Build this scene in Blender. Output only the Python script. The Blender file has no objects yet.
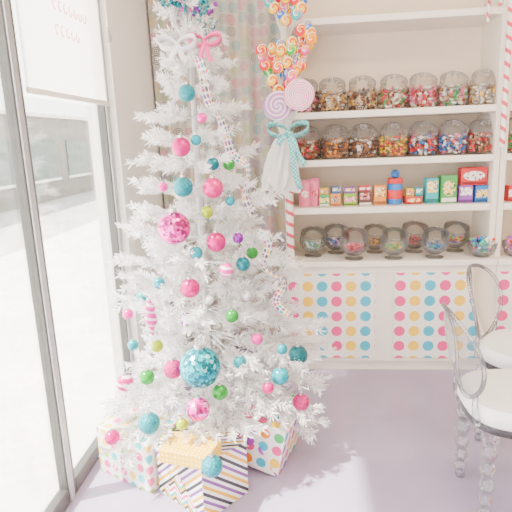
import bpy, bmesh, math, random
import numpy as np
from mathutils import Vector, Matrix
random.seed(7); rng = np.random.default_rng(7)
C = bpy.context.scene.collection
PI = math.pi

# ------------------------------------------------------------------ camera
yaw, pitch, roll = math.radians(6), math.radians(12.8), 0.040
CAM = Vector((0, 0, 1.5))
r0 = Vector((math.cos(yaw), math.sin(yaw), 0))
fw = Vector((-math.sin(yaw)*math.cos(pitch), math.cos(yaw)*math.cos(pitch), -math.sin(pitch)))
u0 = r0.cross(fw)
RT = r0*math.cos(roll) - u0*math.sin(roll)
UP = r0*math.sin(roll) + u0*math.cos(roll)
cd = bpy.data.cameras.new('camera'); cam = bpy.data.objects.new('camera', cd); C.objects.link(cam)
cd.sensor_width = 36; cd.lens = 36; cd.clip_start = 0.05
m = Matrix.Identity(4)
for i, ax in enumerate((RT, UP, -fw)):
    for j in range(3): m[j][i] = ax[j]
m.translation = CAM
cam.matrix_world = m
bpy.context.scene.camera = cam

def ray(px, py): return RT*((px-256)/512) + UP*((256-py)/512) + fw
def at(px, py, Y): d = ray(px, py); return CAM + d*(Y/d.y)
def atx(px, py, X): d = ray(px, py); return CAM + d*(X/d.x)
def atz(px, py, Z): d = ray(px, py); return CAM + d*((Z-1.5)/d.z)

# ------------------------------------------------------------------ mesh helpers
class MB:
    def __init__(s): s.v = []; s.f = []; s.uv = None
    def add(s, vs, fs, M=None):
        o = len(s.v)
        s.v += [tuple(M @ Vector(v)) if M is not None else tuple(v) for v in vs]
        s.f += [tuple(i+o for i in f) for f in fs]
        return s
    def box(s, x0, x1, y0, y1, z0, z1, M=None):
        vs = [(x, y, z) for z in (z0, z1) for y in (y0, y1) for x in (x0, x1)]
        fs = [(0,2,3,1),(4,5,7,6),(0,1,5,4),(2,6,7,3),(0,4,6,2),(1,3,7,5)]
        return s.add(vs, fs, M)
    def lathe(s, prof, seg=24, M=None):
        vs = []; fs = []
        for r, z in prof:
            for k in range(seg):
                a = 2*PI*k/seg; vs.append((r*math.cos(a), r*math.sin(a), z))
        for i in range(len(prof)-1):
            for k in range(seg):
                k2 = (k+1) % seg
                fs.append((i*seg+k, i*seg+k2, (i+1)*seg+k2, (i+1)*seg+k))
        return s.add(vs, fs, M)
    def sphere(s, c, r, seg=20, rings=12, sc=(1,1,1)):
        prof = [(max(1e-5, r*math.sin(PI*i/rings)), -r*math.cos(PI*i/rings)) for i in range(rings+1)]
        return s.lathe(prof, seg, Matrix.Translation(Vector(c)) @ Matrix.Diagonal((*sc, 1)))
    def tube(s, pts, rad, seg=8, cap=True):
        pts = [Vector(p) for p in pts]; n = len(pts); vs = []; fs = []
        rads = rad if isinstance(rad, (list, tuple)) else [rad]*n
        prev = None
        for i, p in enumerate(pts):
            t = (pts[min(i+1, n-1)] - pts[max(i-1, 0)]).normalized()
            if prev is None:
                a = Vector((0, 0, 1)) if abs(t.z) < .9 else Vector((1, 0, 0)); nx = t.cross(a).normalized()
            else: nx = (prev - t*prev.dot(t)).normalized()
            prev = nx; ny = t.cross(nx)
            for k in range(seg):
                a = 2*PI*k/seg; vs.append(p + (nx*math.cos(a)+ny*math.sin(a))*rads[i])
        for i in range(n-1):
            for k in range(seg):
                k2 = (k+1) % seg; fs.append((i*seg+k, i*seg+k2, (i+1)*seg+k2, (i+1)*seg+k))
        if cap: fs.append(tuple(range(seg))[::-1]); fs.append(tuple((n-1)*seg+k for k in range(seg)))
        return s.add(vs, fs)
    def build(s, name, mat, parent=None, smooth=True, bevel=0, loc=None, rotz=0, ang=0.7, solid=0):
        me = bpy.data.meshes.new(name); me.from_pydata(s.v, [], s.f); me.update()
        bm = bmesh.new(); bm.from_mesh(me); bmesh.ops.recalc_face_normals(bm, faces=bm.faces); bm.to_mesh(me); bm.free()
        if mat: me.materials.append(mat)
        if smooth:
            me.polygons.foreach_set('use_smooth', [True]*len(me.polygons)); me.set_sharp_from_angle(angle=ang)
        o = bpy.data.objects.new(name, me); C.objects.link(o)
        if parent: o.parent = parent
        if loc is not None: o.location = loc
        o.rotation_euler.z = rotz
        if solid:
            md = o.modifiers.new('solid', 'SOLIDIFY'); md.thickness = solid
        if bevel:
            md = o.modifiers.new('bevel', 'BEVEL'); md.width = bevel; md.segments = 2; md.limit_method = 'ANGLE'
        return o

def raw(name, V, F, mat, parent=None, smooth=False, loc=None):
    me = bpy.data.meshes.new(name)
    V = np.asarray(V, dtype=np.float32); F = np.asarray(F, dtype=np.int32)
    k = F.shape[1]
    me.vertices.add(len(V)); me.vertices.foreach_set('co', V.ravel())
    me.loops.add(F.size); me.loops.foreach_set('vertex_index', F.ravel())
    me.polygons.add(len(F)); me.polygons.foreach_set('loop_start', np.arange(0, F.size, k, dtype=np.int32))
    me.update(calc_edges=True); me.validate()
    if smooth: me.polygons.foreach_set('use_smooth', [True]*len(me.polygons))
    me.materials.append(mat)
    o = bpy.data.objects.new(name, me); C.objects.link(o)
    if parent: o.parent = parent
    if loc is not None: o.location = loc
    return o

def tag(o, label=None, cat=None, group=None, kind=None):
    if label: o['label'] = label
    if cat: o['category'] = cat
    if group: o['group'] = group
    if kind: o['kind'] = kind
    return o
def thing(name, label, cat, loc=(0,0,0), rotz=0, group=None):
    o = bpy.data.objects.new(name, None); C.objects.link(o); o.location = loc; o.rotation_euler.z = rotz
    o.empty_display_size = .05
    return tag(o, label, cat, group)
def dup(root, loc, rotz=None, label=None, scale=None):
    r = root.copy(); C.objects.link(r); r.location = loc
    if rotz is not None: r.rotation_euler.z = rotz
    if label: r['label'] = label
    if scale: r.scale = (scale,)*3
    for ch in list(root.children):
        c = ch.copy(); C.objects.link(c); c.parent = r
        for g in ch.children:
            d = g.copy(); C.objects.link(d); d.parent = c
    return r
def struct(o): o['kind'] = 'structure'; return o

# ------------------------------------------------------------------ materials
def newmat(name):
    mt = bpy.data.materials.new(name); mt.use_nodes = True; nt = mt.node_tree; nt.nodes.clear()
    out = nt.nodes.new('ShaderNodeOutputMaterial'); return mt, nt, out
def nd(nt, typ, **kw):
    n = nt.nodes.new(typ)
    for k, v in kw.items(): setattr(n, k, v)
    return n
def mth(nt, op, a, b=None, c=None):
    n = nt.nodes.new('ShaderNodeMath'); n.operation = op
    for i, x in enumerate((a, b, c)):
        if x is None: continue
        if isinstance(x, (int, float)): n.inputs[i].default_value = x
        else: nt.links.new(x, n.inputs[i])
    return n.outputs[0]
def ramp(nt, fac, stops, const=True):
    n = nt.nodes.new('ShaderNodeValToRGB'); e = n.color_ramp
    if const: e.interpolation = 'CONSTANT'
    while len(e.elements) < len(stops): e.elements.new(0.5)
    for i, (p, c) in enumerate(stops): e.elements[i].position = p; e.elements[i].color = (*c, 1)
    nt.links.new(fac, n.inputs[0]); return n.outputs[0]
def pal(cols): return [(i/len(cols), c) for i, c in enumerate(cols)]
def mixc(nt, fac, a, b):
    n = nt.nodes.new('ShaderNodeMix'); n.data_type = 'RGBA'
    if isinstance(fac, (int, float)): n.inputs[0].default_value = fac
    else: nt.links.new(fac, n.inputs[0])
    for i, x in ((6, a), (7, b)):
        if isinstance(x, tuple): n.inputs[i].default_value = (*x, 1)
        else: nt.links.new(x, n.inputs[i])
    return n.outputs[2]
def prin(nt, out, col, rough=.5, metal=0, **kw):
    b = nt.nodes.new('ShaderNodeBsdfPrincipled')
    if isinstance(col, tuple): b.inputs['Base Color'].default_value = (*col, 1)
    else: nt.links.new(col, b.inputs['Base Color'])
    b.inputs['Roughness'].default_value = rough; b.inputs['Metallic'].default_value = metal
    for k, v in kw.items(): b.inputs[k].default_value = v
    nt.links.new(b.outputs[0], out.inputs[0]); return b
def solid(name, col, rough=.5, metal=0, noise=.06, nscale=30, bump=0, **kw):
    mt, nt, out = newmat(name)
    tc = nd(nt, 'ShaderNodeTexCoord'); nz = nd(nt, 'ShaderNodeTexNoise'); nz.inputs['Scale'].default_value = nscale
    nt.links.new(tc.outputs['Object'], nz.inputs['Vector'])
    d = tuple(max(0, c*(1-noise*2)) for c in col)
    c = ramp(nt, nz.outputs[0], [(.3, d), (.7, col)], False)
    b = prin(nt, out, c, rough, metal, **kw)
    if bump:
        bp = nd(nt, 'ShaderNodeBump'); bp.inputs['Strength'].default_value = bump; bp.inputs['Distance'].default_value = .01
        nt.links.new(nz.outputs[0], bp.inputs['Height']); nt.links.new(bp.outputs[0], b.inputs['Normal'])
    return mt
def printed(name, cols, scale=70):
    mt, nt, out = newmat(name); tc = nd(nt, 'ShaderNodeTexCoord'); nz = nd(nt, 'ShaderNodeTexNoise'); nz.inputs['Scale'].default_value = scale; nz.inputs['Detail'].default_value = 0
    nt.links.new(tc.outputs['Object'], nz.inputs['Vector'])
    prin(nt, out, ramp(nt, nz.outputs[0], [(0, cols[0]), (.44, cols[1]), (.54, cols[0]), (.62, cols[2])]), .4); return mt
def clear(name, face=(1,1,1), edge=(.6,.62,.65), refl=.5, rough=.02, milk=0.0):
    mt, nt, out = newmat(name)
    lw = nd(nt, 'ShaderNodeLayerWeight'); lw.inputs[0].default_value = .3
    tr = nd(nt, 'ShaderNodeBsdfTransparent'); gl = nd(nt, 'ShaderNodeBsdfGlossy'); gl.inputs['Roughness'].default_value = rough
    nt.links.new(mixc(nt, lw.outputs['Facing'], face, edge), tr.inputs[0])
    f = mth(nt, 'MULTIPLY', lw.outputs['Fresnel'], refl)
    mx = nd(nt, 'ShaderNodeMixShader'); nt.links.new(f, mx.inputs[0])
    nt.links.new(tr.outputs[0], mx.inputs[1]); nt.links.new(gl.outputs[0], mx.inputs[2]); res = mx.outputs[0]
    if milk:
        df = nd(nt, 'ShaderNodeBsdfDiffuse'); df.inputs[0].default_value = (.92,.92,.92,1)
        m2 = nd(nt, 'ShaderNodeMixShader'); nt.links.new(mth(nt, 'ADD', mth(nt, 'MULTIPLY', lw.outputs['Facing'], milk*2.5), milk*.3), m2.inputs[0])
        nt.links.new(res, m2.inputs[1]); nt.links.new(df.outputs[0], m2.inputs[2]); res = m2.outputs[0]
    nt.links.new(res, out.inputs[0])
    return mt
def island(name, cols, rough=.35):
    mt, nt, out = newmat(name); g = nd(nt, 'ShaderNodeNewGeometry')
    prin(nt, out, ramp(nt, g.outputs['Random Per Island'], pal(cols)), rough); return mt

PINK = (.82,.06,.26); YEL = (.94,.60,.04); BLU = (.04,.46,.66)
M_wall = solid('cream wall paint', (.90,.79,.65), .7, noise=.02, nscale=4)
M_white = solid('white trim paint', (.92,.86,.77), .45, noise=.02, nscale=6)
M_back = solid('cream shelf back', (.90,.78,.62), .6, noise=.02, nscale=5)
M_dark = solid('grey bronze aluminium', (.10,.095,.09), .4, .3)
M_greyf = solid('grey aluminium strip', (.45,.45,.46), .4, .3)
M_glassw = clear('window glass', (.98,.99,.99), (.85,.9,.9), .5)
M_jar = clear('jar glass', (.985,.985,.98), (.66,.64,.62), .6, milk=.03)
M_acr = clear('clear acrylic', (.95,.955,.965), (.46,.47,.53), .9, milk=.05)
M_acrp = clear('clear acrylic sheet', (.88,.89,.915), (.62,.64,.70), 1.6, milk=.05)
M_cush = solid('white vinyl cushion', (.93,.92,.91), .45, noise=.02)

def floor_mat():
    mt, nt, out = newmat('lavender grey painted concrete')
    tc = nd(nt, 'ShaderNodeTexCoord'); n1 = nd(nt, 'ShaderNodeTexNoise'); n1.inputs['Scale'].default_value = 2.5; n1.inputs['Detail'].default_value = 6
    nt.links.new(tc.outputs['Object'], n1.inputs['Vector'])
    c = ramp(nt, n1.outputs[0], [(.3, (.385,.325,.47)), (.7, (.46,.395,.55))], False)
    b = prin(nt, out, c, .22)
    bp = nd(nt, 'ShaderNodeBump'); bp.inputs['Strength'].default_value = .08; nt.links.new(n1.outputs[0], bp.inputs['Height']); nt.links.new(bp.outputs[0], b.inputs['Normal'])
    return mt
M_floor = floor_mat()

def panel_mat(shift):
    mt, nt, out = newmat('polka dot paper')
    tc = nd(nt, 'ShaderNodeTexCoord'); sp = nd(nt, 'ShaderNodeSeparateXYZ'); nt.links.new(tc.outputs['Object'], sp.inputs[0])
    s, t = .0905, .1
    u = mth(nt, 'DIVIDE', mth(nt, 'ADD', sp.outputs[0], .010), s); v = mth(nt, 'DIVIDE', mth(nt, 'SUBTRACT', sp.outputs[2], .033), t)
    fu = mth(nt, 'MULTIPLY', mth(nt, 'SUBTRACT', mth(nt, 'FRACT', u), .5), s); fv = mth(nt, 'MULTIPLY', mth(nt, 'SUBTRACT', mth(nt, 'FRACT', v), .5), t)
    d = mth(nt, 'SQRT', mth(nt, 'ADD', mth(nt, 'MULTIPLY', fu, fu), mth(nt, 'MULTIPLY', fv, fv)))
    idx = mth(nt, 'DIVIDE', mth(nt, 'ADD', mth(nt, 'MODULO', mth(nt, 'ADD', mth(nt, 'FLOOR', u), shift), 3), .5), 3)
    c = ramp(nt, idx, pal([PINK, YEL, BLU]))
    prin(nt, out, mixc(nt, mth(nt, 'LESS_THAN', d, .034), (.92,.90,.87), c), .5); return mt
def dots_uv(name, cols, scale, rad=.33, base=(.9,.88,.85), rnd=0.0):
    mt, nt, out = newmat(name); tc = nd(nt, 'ShaderNodeTexCoord')
    vo = nd(nt, 'ShaderNodeTexVoronoi'); vo.voronoi_dimensions = '2D'; vo.inputs['Scale'].default_value = scale; vo.inputs['Randomness'].default_value = rnd
    nt.links.new(tc.outputs['UV'], vo.inputs['Vector'])
    wn = nd(nt, 'ShaderNodeTexWhiteNoise'); nt.links.new(vo.outputs['Color'], wn.inputs[0])
    c = ramp(nt, wn.outputs[0], pal(cols))
    prin(nt, out, mixc(nt, mth(nt, 'LESS_THAN', vo.outputs['Distance'], rad), base, c), .4); return mt
def stripe_uv(name, cols, period, zig=0.0, ang=1.0):
    mt, nt, out = newmat(name); tc = nd(nt, 'ShaderNodeTexCoord'); sp = nd(nt, 'ShaderNodeSeparateXYZ'); nt.links.new(tc.outputs['UV'], sp.inputs[0])
    u = sp.outputs[0]
    if zig: u = mth(nt, 'PINGPONG', u, zig)
    w = mth(nt, 'FRACT', mth(nt, 'DIVIDE', mth(nt, 'ADD', mth(nt, 'MULTIPLY', u, ang), sp.outputs[1]), period))
    prin(nt, out, ramp(nt, w, pal(cols)), .4); return mt
def helix(name, cols, pitch_):
    mt, nt, out = newmat(name); tc = nd(nt, 'ShaderNodeTexCoord'); sp = nd(nt, 'ShaderNodeSeparateXYZ'); nt.links.new(tc.outputs['Object'], sp.inputs[0])
    a = mth(nt, 'DIVIDE', mth(nt, 'ARCTAN2', sp.outputs[1], sp.outputs[0]), 2*PI)
    w = mth(nt, 'FRACT', mth(nt, 'ADD', mth(nt, 'ADD', a, 10.0), mth(nt, 'DIVIDE', sp.outputs[2], pitch_)))
    prin(nt, out, ramp(nt, w, pal(cols)), .3); return mt
def swirl(name, cols, arms, tw):
    mt, nt, out = newmat(name); tc = nd(nt, 'ShaderNodeTexCoord'); sp = nd(nt, 'ShaderNodeSeparateXYZ'); nt.links.new(tc.outputs['Object'], sp.inputs[0])
    x, z = sp.outputs[0], sp.outputs[2]
    a = mth(nt, 'MULTIPLY', mth(nt, 'DIVIDE', mth(nt, 'ARCTAN2', z, x), 2*PI), float(arms))
    r = mth(nt, 'SQRT', mth(nt, 'ADD', mth(nt, 'MULTIPLY', x, x), mth(nt, 'MULTIPLY', z, z)))
    w = mth(nt, 'FRACT', mth(nt, 'ADD', mth(nt, 'ADD', a, 20.0), mth(nt, 'MULTIPLY', r, tw)))
    prin(nt, out, ramp(nt, w, pal(cols)), .2); return mt
def curtain_mat():
    mt, nt, out = newmat('patterned curtain fabric'); tc = nd(nt, 'ShaderNodeTexCoord')
    vo = nd(nt, 'ShaderNodeTexVoronoi'); vo.voronoi_dimensions = '2D'; vo.inputs['Scale'].default_value = 13.5; vo.inputs['Randomness'].default_value = .45
    nt.links.new(tc.outputs['UV'], vo.inputs['Vector'])
    wn = nd(nt, 'ShaderNodeTexWhiteNoise'); nt.links.new(vo.outputs['Color'], wn.inputs[0])
    c = ramp(nt, wn.outputs[0], pal([(.58,.06,.18),(.02,.33,.37),(.12,.11,.10),(.58,.34,.08),(.24,.16,.38),(.28,.40,.10)]))
    w = mth(nt, 'FRACT', mth(nt, 'MULTIPLY', vo.outputs['Distance'], 6.2))
    k = mth(nt, 'MULTIPLY', mth(nt, 'LESS_THAN', w, .45), mth(nt, 'LESS_THAN', vo.outputs['Distance'], .48))
    prin(nt, out, mixc(nt, mth(nt, 'MULTIPLY', k, .82), (.55,.50,.44), c), .85); return mt

# ------------------------------------------------------------------ setting
struct(MB().box(-1.12, 4, -3, 3.65, -.1, 0).build('floor', M_floor))
struct(MB().box(-1.15, 4, 3.62, 3.72, 0, 3.0).build('wall_back', M_wall))
struct(MB().box(4, 4.1, -3, 3.72, 0, 3.0).build('wall_right', M_wall))
wf = MB(); wf.box(.4, 4, -3.1, -3, 0, 3.0); wf.box(-1.16, .4, -3.1, -3, 2.3, 3.0)
struct(wf.build('wall_front', M_wall))
struct(MB().box(-1.16, 4.1, -3, 3.72, 3.0, 3.1).build('ceiling', M_white))
wl = MB(); WX0, WX1 = -1.16, -1.00
wl.box(WX0, WX1, 2.73, 3.62, 0, 3.0); wl.box(WX0, WX1, -3, 2.73, 2.46, 3.0); wl.box(WX0, WX1, -3, -.6, 0, 2.46)
struct(wl.build('wall_left', solid('white wall paint', (.95,.92,.87), .6, noise=.01, nscale=4)))
# windows: metal frames to the floor
def window(name, y0, y1, wl_, wr):
    f = MB(); x0, x1 = -1.085, -1.04
    f.box(x0, x1, y0, y0+wl_, 0, 2.46); f.box(x0, x1, y1-wr, y1, 0, 2.46)
    f.box(x0, x1, y0+wl_, y1-wr, 0, .07); f.box(x0, x1, y0+wl_, y1-wr, 2.40, 2.46)
    o = struct(f.build(name, M_dark, bevel=.006))
    MB().box(-1.068, -1.062, y0+wl_, y1-wr, .07, 2.40).build('window_glass', M_glassw, o)
    s = MB(); s.box(x1, x1+.006, y1-wr+.004, y1-.002, .0, 2.45); s.build('glazing_strip', M_greyf, o)
    return o
window('window_1', -.6, 1.868, .1, .04)
window('window_2', 1.871, 2.73, .025, .05)
struct(MB().box(-1.0, -.985, 2.75, 3.62, 0, .1).build('baseboard_left', M_white, bevel=.003))
# outside
M_pave = solid('pale pavement', (.82,.79,.75), .8, noise=.08, nscale=2)
struct(MB().box(-4.6, -1.16, -8, 24, -.2, -.08).build('pavement', M_pave))
struct(MB().box(-20, -4.6, -8, 24, -.3, -.16).build('road', solid('grey asphalt', (.46,.44,.42), .9, noise=.1, nscale=3)))
bd = thing('building', 'low hazy grey building outside seen through the far window pane', 'building', (-8.2, 16, -.16))
MB().box(-.5, .0, -6.5, 7, 0, 2.6).build('facade', solid('grey stucco', (.20,.19,.17), .8), bd)
for k in range(5):
    w_ = MB().box(.0, .04, -6.0+k*2.4, -4.4+k*2.4, .7, 1.9).build('window', solid('dim glazing', (.08,.11,.09), .2), bd)
    MB().box(.04, .08, -6.1+k*2.4, -4.3+k*2.4, .62, .7).build('window_sill', M_pave, w_)
MB().box(-.6, .1, -6.6, 7.1, 2.6, 2.7).build('roof_edge', M_pave, bd)

# translucent roller blind half lowered, faint pink reversed lettering on it
mt, nt, out = newmat('translucent white film')
df = nd(nt, 'ShaderNodeBsdfDiffuse'); df.inputs[0].default_value = (.90,.84,.80,1); tl = nd(nt, 'ShaderNodeBsdfTranslucent'); tl.inputs[0].default_value = (.97,.90,.86,1)
mx = nd(nt, 'ShaderNodeMixShader'); mx.inputs[0].default_value = .8; nt.links.new(df.outputs[0], mx.inputs[1]); nt.links.new(tl.outputs[0], mx.inputs[2])
tp = nd(nt, 'ShaderNodeBsdfTransparent'); m3 = nd(nt, 'ShaderNodeMixShader'); m3.inputs[0].default_value = .5; nt.links.new(mx.outputs[0], m3.inputs[1]); nt.links.new(tp.outputs[0], m3.inputs[2]); nt.links.new(m3.outputs[0], out.inputs[0])
M_film = mt
mt, nt, out = newmat('faint pink ink')
df = nd(nt, 'ShaderNodeBsdfDiffuse'); df.inputs[0].default_value = (.95,.50,.54,1); tl = nd(nt, 'ShaderNodeBsdfTransparent'); tl.inputs[0].default_value = (1.0,.68,.70,1)
mx = nd(nt, 'ShaderNodeMixShader'); mx.inputs[0].default_value = .7; nt.links.new(df.outputs[0], mx.inputs[1]); nt.links.new(tl.outputs[0], mx.inputs[2]); nt.links.new(mx.outputs[0], out.inputs[0])
M_pinkink = mt
po = thing('roller_blind', 'white translucent roller blind with faint pink lettering hung in the window', 'blind', (-1.030, 1.90, 1.72))
MB().box(0, .003, 0, .79, 0, .72).build('sheet', M_film, po)
MB().box(-.004, .010, 0, .79, -.018, .004).build('bottom_bar', M_white, po, bevel=.003)
for row, (z, n, h) in enumerate([(.46, 6, .05), (.36, 7, .05), (.26, 5, .05)]):
    for k in range(n):
        y = .30+k*.05
        pts = [(.005, y+.014*math.cos(a), z+h*.4*math.sin(a)) for a in np.linspace(.6+k*.4, .6+k*.4+4.4, 10)]
        MB().tube(pts, .003, 5).build('lettering', M_pinkink, po)
bw = thing('blind_pull', 'small grey blind pull hanging beside the top of the window frame', 'blind pull', atx(109, 42, -.985))
MB().lathe([(.001,0),(.012,0),(.015,.02),(.009,.05),(.003,.06),(.003,.07),(.001,.07)], 12).build('handle', M_greyf, bw)
MB().tube([(0,0,.07),(0,.0,.25),(.0,.002,.45)], .003, 6).build('cord', M_white, bw)

# curtain
cl = MB(); nx_, nz_ = 160, 12; uvs = []
x0c, x1c = -.985, -.15
for j in range(nz_+1):
    z = .12 + (2.62-.12)*j/nz_
    for i in range(nx_+1):
        t = i/nx_; x = x0c+(x1c-x0c)*t
        y = 3.44 + .030*math.sin(t*2*PI*6.5+.3*math.sin(z*2)) + .006*math.sin(t*41+z)
        cl.v.append((x, y, z)); uvs.append((t*.95, z))
for j in range(nz_):
    for i in range(nx_):
        a = j*(nx_+1)+i; cl.f.append((a, a+1, a+nx_+2, a+nx_+1))
M_curt = curtain_mat()
def set_uv(o, fn):
    me = o.data; l = me.uv_layers.new(name='UVMap')
    for p in me.polygons:
        for li in p.loop_indices: l.data[li].uv = fn(me.vertices[me.loops[li].vertex_index].co, p.normal, me.loops[li].vertex_index)
ct = thing('curtain', 'grey beige curtain with small multicoloured swirl print behind the tree', 'curtain', (0,0,0))
co = cl.build('fabric', M_curt, ct); set_uv(co, lambda c, n, i: uvs[i])
MB().tube([(-.985,3.44,2.64),(-.145,3.44,2.64)], .014, 10).build('curtain_rod', M_greyf, ct)

# ------------------------------------------------------------------ shelving
SX0, SX1, SYF, SYB = -.14, 1.135, 3.2, 3.56
ZS = [2.15, 1.626, 1.342, 1.049]; ZC = .728; TH = .04
def shelving(name, label, x0, x1, ledge=True):
    u = thing(name, label, 'shelving', (x0, SYB, 0)); w = x1-x0; D = SYB-SYF
    MB().box(0, w, -.02, .02, ZC, 2.6).build('back_panel', M_back, u)
    for sx in (0, w-.035): MB().box(sx, sx+.035, -D, -.02, ZC+.005, 2.6).build('side_panel', M_white, u, bevel=.003)
    for z in ZS: MB().box(.035, w-.035, -D-.005, -.02, z-TH/2, z+TH/2).build('shelf', M_white, u, bevel=.004)
    MB().box(-.0, w, -D-.075, .02, ZC-.025, ZC+.012).build('counter', M_white, u, bevel=.005)
    MB().box(.0, w, -D-.05, .0, .07, ZC-.025).build('base_cabinet', M_white, u)
    MB().box(.0, w, -D-.03, .0, 0, .07).build('plinth', M_white, u)
    fr = MB()
    fr.box(0, w, -D-.056, -D-.05, ZC-.07, ZC-.025); fr.box(0, w, -D-.056, -D-.05, .07, .09)
    fr.build('face_frame', M_white, u, bevel=.002)
    return u
shelving('shelving_unit', 'tall white candy shelving unit with jars, left of the right striped pole', SX0, SX1)
shelving('shelving_unit', 'white shelving unit cut off at the right edge of the photo', SX1+.003, 2.5)
PYF = SYF-.056
for i, (a, b, lab) in enumerate([(288.5, 375, 'polka dot poster on shelving base nearest the christmas tree'), (394, 479, 'polka dot poster on shelving base between the other one and the clear chairs'), (496, 590, 'polka dot poster on shelving base behind the clear chair at the right edge')]):
    xa, xb = at(a, 310, PYF).x, at(b, 310, PYF).x
    o = MB().box(0, xb-xa, -.004, 0, 0, .566).build('polka_dot_poster', panel_mat(0), loc=(xa, PYF-.001, .094))
    tag(o, lab, 'poster', 'polka dot posters on the shelving base')

# candies mesh data
bm = bmesh.new(); bmesh.ops.create_icosphere(bm, subdivisions=1, radius=1)
ICO_V = np.array([v.co[:] for v in bm.verts]); ICO_F = np.array([[v.index for v in f.verts] for f in bm.faces]); bm.free()
def candies(P, size, stretch=1.6):
    Vs = []; Fs = []
    for i, p in enumerate(P):
        q = np.array(Matrix.Rotation(random.random()*6.28, 3, Vector(rng.normal(size=3)).normalized()))
        v = (ICO_V*np.array([stretch, 1, .8])*size*(.8+.4*random.random())) @ q.T + p
        Vs.append(v); Fs.append(ICO_F+len(ICO_V)*i)
    return np.concatenate(Vs), np.concatenate(Fs)
def jar_points():
    P = []
    for z in np.arange(.02, .118, .016):
        R = .076 if .03 < z < .11 else .068
        for k in range(15): a = 2*PI*(k+random.random()*.7)/15; P.append((R*math.cos(a), R*math.sin(a), z+random.uniform(-.005,.005)))
    for k in range(34): a = random.random()*6.28; r = .060*math.sqrt(random.random()); P.append((r*math.cos(a), r*math.sin(a)+.008, .104+random.uniform(0,.014)))
    return np.array(P)

# jar prototype: squat faceted glass jar, wide mouth tilted to the front, round knobbed glass lid
JT = Matrix.Translation((0,-.026,.146)) @ Matrix.Rotation(math.radians(42), 4, 'X')
jar0 = thing('candy_jar', 'x', 'jar', (0,0,0), group='glass candy jars on the shelves')
jm = MB(); NS = 16
def rr8(k): a = 2*PI*k/NS; return 1/max(abs(math.cos(((a+PI/8) % (PI/4))-PI/8)), .01)   # octagon radius factor
rings = [[(.001,0,.004)]*NS]
for r, z in [(.078,.0),(.089,.008),(.092,.03),(.092,.095),(.089,.110)]:
    rings.append([(r*rr8(k)*math.cos(2*PI*k/NS), r*rr8(k)*math.sin(2*PI*k/NS), z) for k in range(NS)])
rings.append([tuple(JT @ Vector((.074*math.cos(2*PI*k/NS), .074*math.sin(2*PI*k/NS), -.004))) for k in range(NS)])
rings.append([tuple(JT @ Vector((.075*math.cos(2*PI*k/NS), .075*math.sin(2*PI*k/NS), .004))) for k in range(NS)])
for rg in rings: jm.v += rg
for i in range(len(rings)-1):
    for k in range(NS): k2 = (k+1) % NS; jm.f.append((i*NS+k, i*NS+k2, (i+1)*NS+k2, (i+1)*NS+k))
jm.build('body', M_jar, jar0, ang=.35)
M_lid = clear('jar lid glass', (.95,.94,.93), (.48,.46,.44), .9, milk=.14)
lid = MB().lathe([(.072,.000),(.074,.005),(.081,.006),(.082,.014),(.064,.024),(.030,.031),(.018,.034)], 28, JT).build('lid', M_lid, jar0)
MB().lathe([(.015,.034),(.014,.038),(.026,.046),(.024,.056),(.001,.061)], 16, JT).build('knob', M_lid, lid)

BR=(.34,.13,.05); GO=(.80,.48,.10); RD=(.68,.03,.04); WH=(.88,.85,.80); GN=(.08,.40,.10); PK=(.86,.20,.34); YE=(.90,.58,.04); BL=(.03,.20,.60); TN=(.72,.52,.32); OR=(.86,.28,.03); PU=(.30,.08,.46); TE=(.02,.46,.50); DK=(.12,.06,.05)
ROW1 = [(305,'dark brown and pink', [BR,PK,DK,TN,DK]), (332,'brown and yellow', [BR,GO,TN,WH,DK]), (362,'gold and dark brown', [GO,BR,DK,TN,DK]), (393,'green, red and white', [GN,RD,WH,TN,BR,DK]), (422,'pink and red', [PK,RD,WH,PK,BR]), (452,'tan and mixed pastel', [TN,WH,GN,PK,BR,TE]), (483,'cream and silver', [TN,WH,(.45,.43,.40),GO,BR])]
ROW2 = [(306,'reddish brown', [BR,RD,BR,TN,DK]), (335,'chocolate and orange', [BR,OR,DK,TN]), (363,'nearly black chocolate', [DK,BR,BR,WH,DK]), (393,'bright yellow, orange and red', [YE,OR,RD,YE,GN]), (422,'red, white and blue', [RD,WH,BL,RD,BR]), (452,'blue and pale pink', [BL,WH,PK,BL,RD]), (481,'crimson and brown', [RD,BR,RD,TN,DK])]
first = True
def put_jar(px, py, z, name, cols, rowname, Y=3.320):
    global first
    p = at(px, py, Y); loc = (p.x, Y, z+TH/2+.0005)
    lab = f'glass jar with tilted lid holding {name} sweets, {rowname}'
    if first: j = jar0; j.location = loc; j['label'] = lab; first = False
    else: j = dup(jar0, loc, random.uniform(-.05,.05), lab)
    V, F = candies(jar_points(), .0105)
    o = raw('jar_candies', V, F, island('candies '+name, cols), None, True, loc)
    tag(o, f'{name} sweets filling a glass jar, {rowname}', 'candy', 'sweets inside the glass jars', 'stuff')
for px, nme, cols in ROW1: put_jar(px, 98, ZS[1], nme, cols, 'upper jar row')
for px, nme, cols in ROW2: put_jar(px, 145, ZS[2], nme, cols, 'lower jar row')
put_jar(515, 140, ZS[2], 'mint green and red', [GN,RD,WH,GN], 'right edge of photo')

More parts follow.
